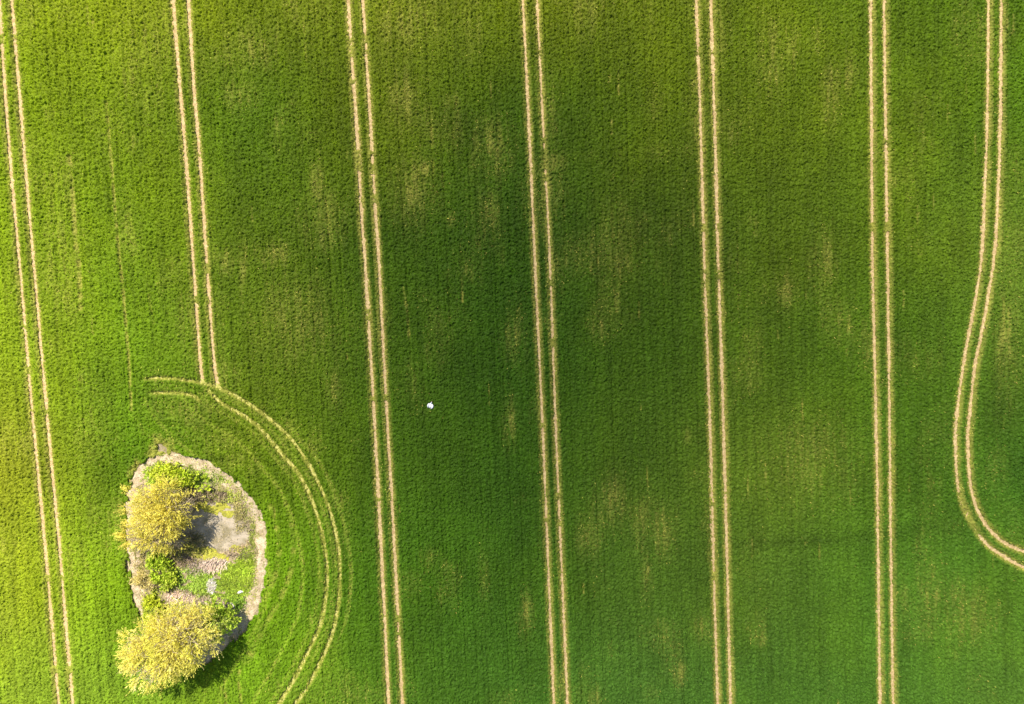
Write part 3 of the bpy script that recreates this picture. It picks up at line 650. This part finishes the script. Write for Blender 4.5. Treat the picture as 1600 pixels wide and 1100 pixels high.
# ------------------------------------------------------------------ dead wood and stones
def dead_wood(name, label, cat, courses, r, mat, z_from_ground=True):
    c0 = at(*courses[0][0][:2], 0)[:2]; base = np.array([*c0, float(terrain(*c0))]); V, F = [], []
    for c in courses:
        pts = []
        for px, py, h in c:
            q = at(px, py, h)[:2]; pts.append([*q, float(terrain(*q)) + h])
        tube(V, F, resample(np.array(pts), .25), r * (1 if c is courses[0] else .6), r * .3, 7)
    o = mesh_np(name, np.array(V) - base, [np.array(F)], mat, smooth_shade=True); o.location = base
    return tag(o, label, cat)
dead_wood("fallen_branch", "bleached forked dead branch lying above the largest tree", "branch",
 [[(262,974,.9),(272,966,1.0),(280,956,.9),(282,947,.7),(277,938,.45)],[(278,940,.5),(272,945,.4),(266,950,.2)],[(277,938,.45),(283,931,.3),(288,926,.15)],[(277,938,.4),(270,934,.25)]], .13, dead_bark)
dead_wood("log", "short pale log lying at the inner edge of the right soil strip", "log", [[(361,941,.16),(365,947,.2),(368,956,.14)]], .15, dead_bark)
stone_m = earth_mat("pale_stone", (.62, .58, .52), (.78, .75, .70), (.45, .42, .37), 2.5, bump=.03, fine=9)
def stone(px, py, size, label, seed):
    c = at(px, py, 0)[:2]; bm = bmesh.new(); bmesh.ops.create_icosphere(bm, subdivisions=3, radius=1)
    for v in bm.verts:
        n = v.co.copy(); k = 1 + .28 * (float(fbm(np.array([n.x * 1.6 + seed]), np.array([n.y * 1.6 + n.z]), seed)[0]) - .5) * 2
        for ax in ((1, .3, .5), (-.6, .8, .4), (.1, -.9, .5)):
            a_ = Vector(ax).normalized(); dd = n.dot(a_)
            if dd > .72: k *= .72 / dd
        v.co = Vector((n.x * size[0] * k, n.y * size[1] * k, n.z * size[2] * k))
    me = bpy.data.meshes.new("stone"); bm.to_mesh(me); bm.free(); me.materials.append(stone_m)
    o = bpy.data.objects.new("stone", me); COL.objects.link(o); o.location = (*c, float(terrain(*c)) + size[2] * .45); o.rotation_euler = (0, 0, seed)
    return tag(o, label, "stone")
stone(376.5, 924, (.50, .30, .26), "pale boulder in the grass beside the right soil strip", 0.35)
stone(332, 910, (.34, .24, .20), "whitish stone among pale dead reeds in the middle of the grass bank", 1.2)

# ------------------------------------------------------------------ the swan in the crop
fm, fn, fo = new_mat("white_feathers")
p = fn.nodes.new("ShaderNodeBsdfPrincipled"); nz = fn.nodes.new("ShaderNodeTexNoise"); nz.inputs["Scale"].default_value = 18
rp = fn.nodes.new("ShaderNodeValToRGB"); rp.color_ramp.elements[0].color = (.80, .79, .76, 1); rp.color_ramp.elements[1].color = (.90, .90, .89, 1)
fn.links.new(nz.outputs[0], rp.inputs[0]); fn.links.new(rp.outputs[0], p.inputs["Base Color"]); p.inputs["Roughness"].default_value = .8
fn.links.new(p.outputs[0], fo.inputs[0])
om = earth_mat("orange_bill", (.55, .16, .03), (.65, .22, .05), (.4, .12, .03), 10, rough=.5, bump=.001)
swan = empty("swan", (SWAN[0], SWAN[1], .12), "white swan with folded wings sitting alone in the green crop", "swan")
swan.rotation_euler = (0, 0, R(70))           # +x is forward
def loft(name, secs, mat, parent, sides=20):
    """secs: centre (x,y,z), half width, half height"""
    V, F = [], []; C = np.array([s[0] for s in secs]); T = np.gradient(C, axis=0); T /= np.linalg.norm(T, axis=1)[:, None]
    for (c, a_, b_), t in zip(secs, T):
        side = np.cross([0, 0, 1.0], t); side = side / np.linalg.norm(side) if np.linalg.norm(side) > .05 else np.array([0, 1.0, 0]); upv = np.cross(t, side)
        for s in range(sides):
            q = 2 * math.pi * s / sides; V.append(np.array(c) + side * math.cos(q) * a_ + upv * math.sin(q) * b_)
    for i in range(len(secs) - 1):
        for s in range(sides): F.append((i * sides + s, i * sides + (s + 1) % sides, (i + 1) * sides + (s + 1) % sides, (i + 1) * sides + s))
    n0 = len(V); V += [np.array(secs[0][0]), np.array(secs[-1][0])]; e = (len(secs) - 1) * sides
    T3 = [(n0, (s + 1) % sides, s) for s in range(sides)] + [(n0 + 1, e + s, e + (s + 1) % sides) for s in range(sides)]
    o = mesh_np(name, V, [np.array(F), np.array(T3)], mat, parent, smooth_shade=True); return o
loft("body", [((-.40,0,.30),.03,.015),((-.35,0,.27),.10,.05),((-.25,0,.24),.22,.14),((-.10,0,.22),.31,.20),((.06,0,.22),.31,.22),((.18,0,.25),.24,.19),((.26,0,.31),.14,.14),((.31,0,.39),.085,.09),((.33,0,.48),.06,.06),((.35,0,.56),.05,.05),((.40,0,.63),.048,.048),((.47,0,.66),.055,.052),((.53,0,.65),.045,.045),((.56,0,.64),.03,.03)], fm, swan)
loft("beak", [((.55,0,.64),.028,.024),((.59,0,.625),.024,.016),((.63,0,.61),.018,.008),((.645,0,.606),.006,.004)], om, swan, 12)
for s in (-1, 1):
    loft("wing", [((.20,s*.18,.32),.04,.03),((.12,s*.28,.36),.09,.10),((-.04,s*.335,.38),.115,.12),((-.20,s*.32,.38),.11,.09),((-.34,s*.26,.36),.075,.05),((-.48,s*.18,.33),.02,.012)], fm, swan)
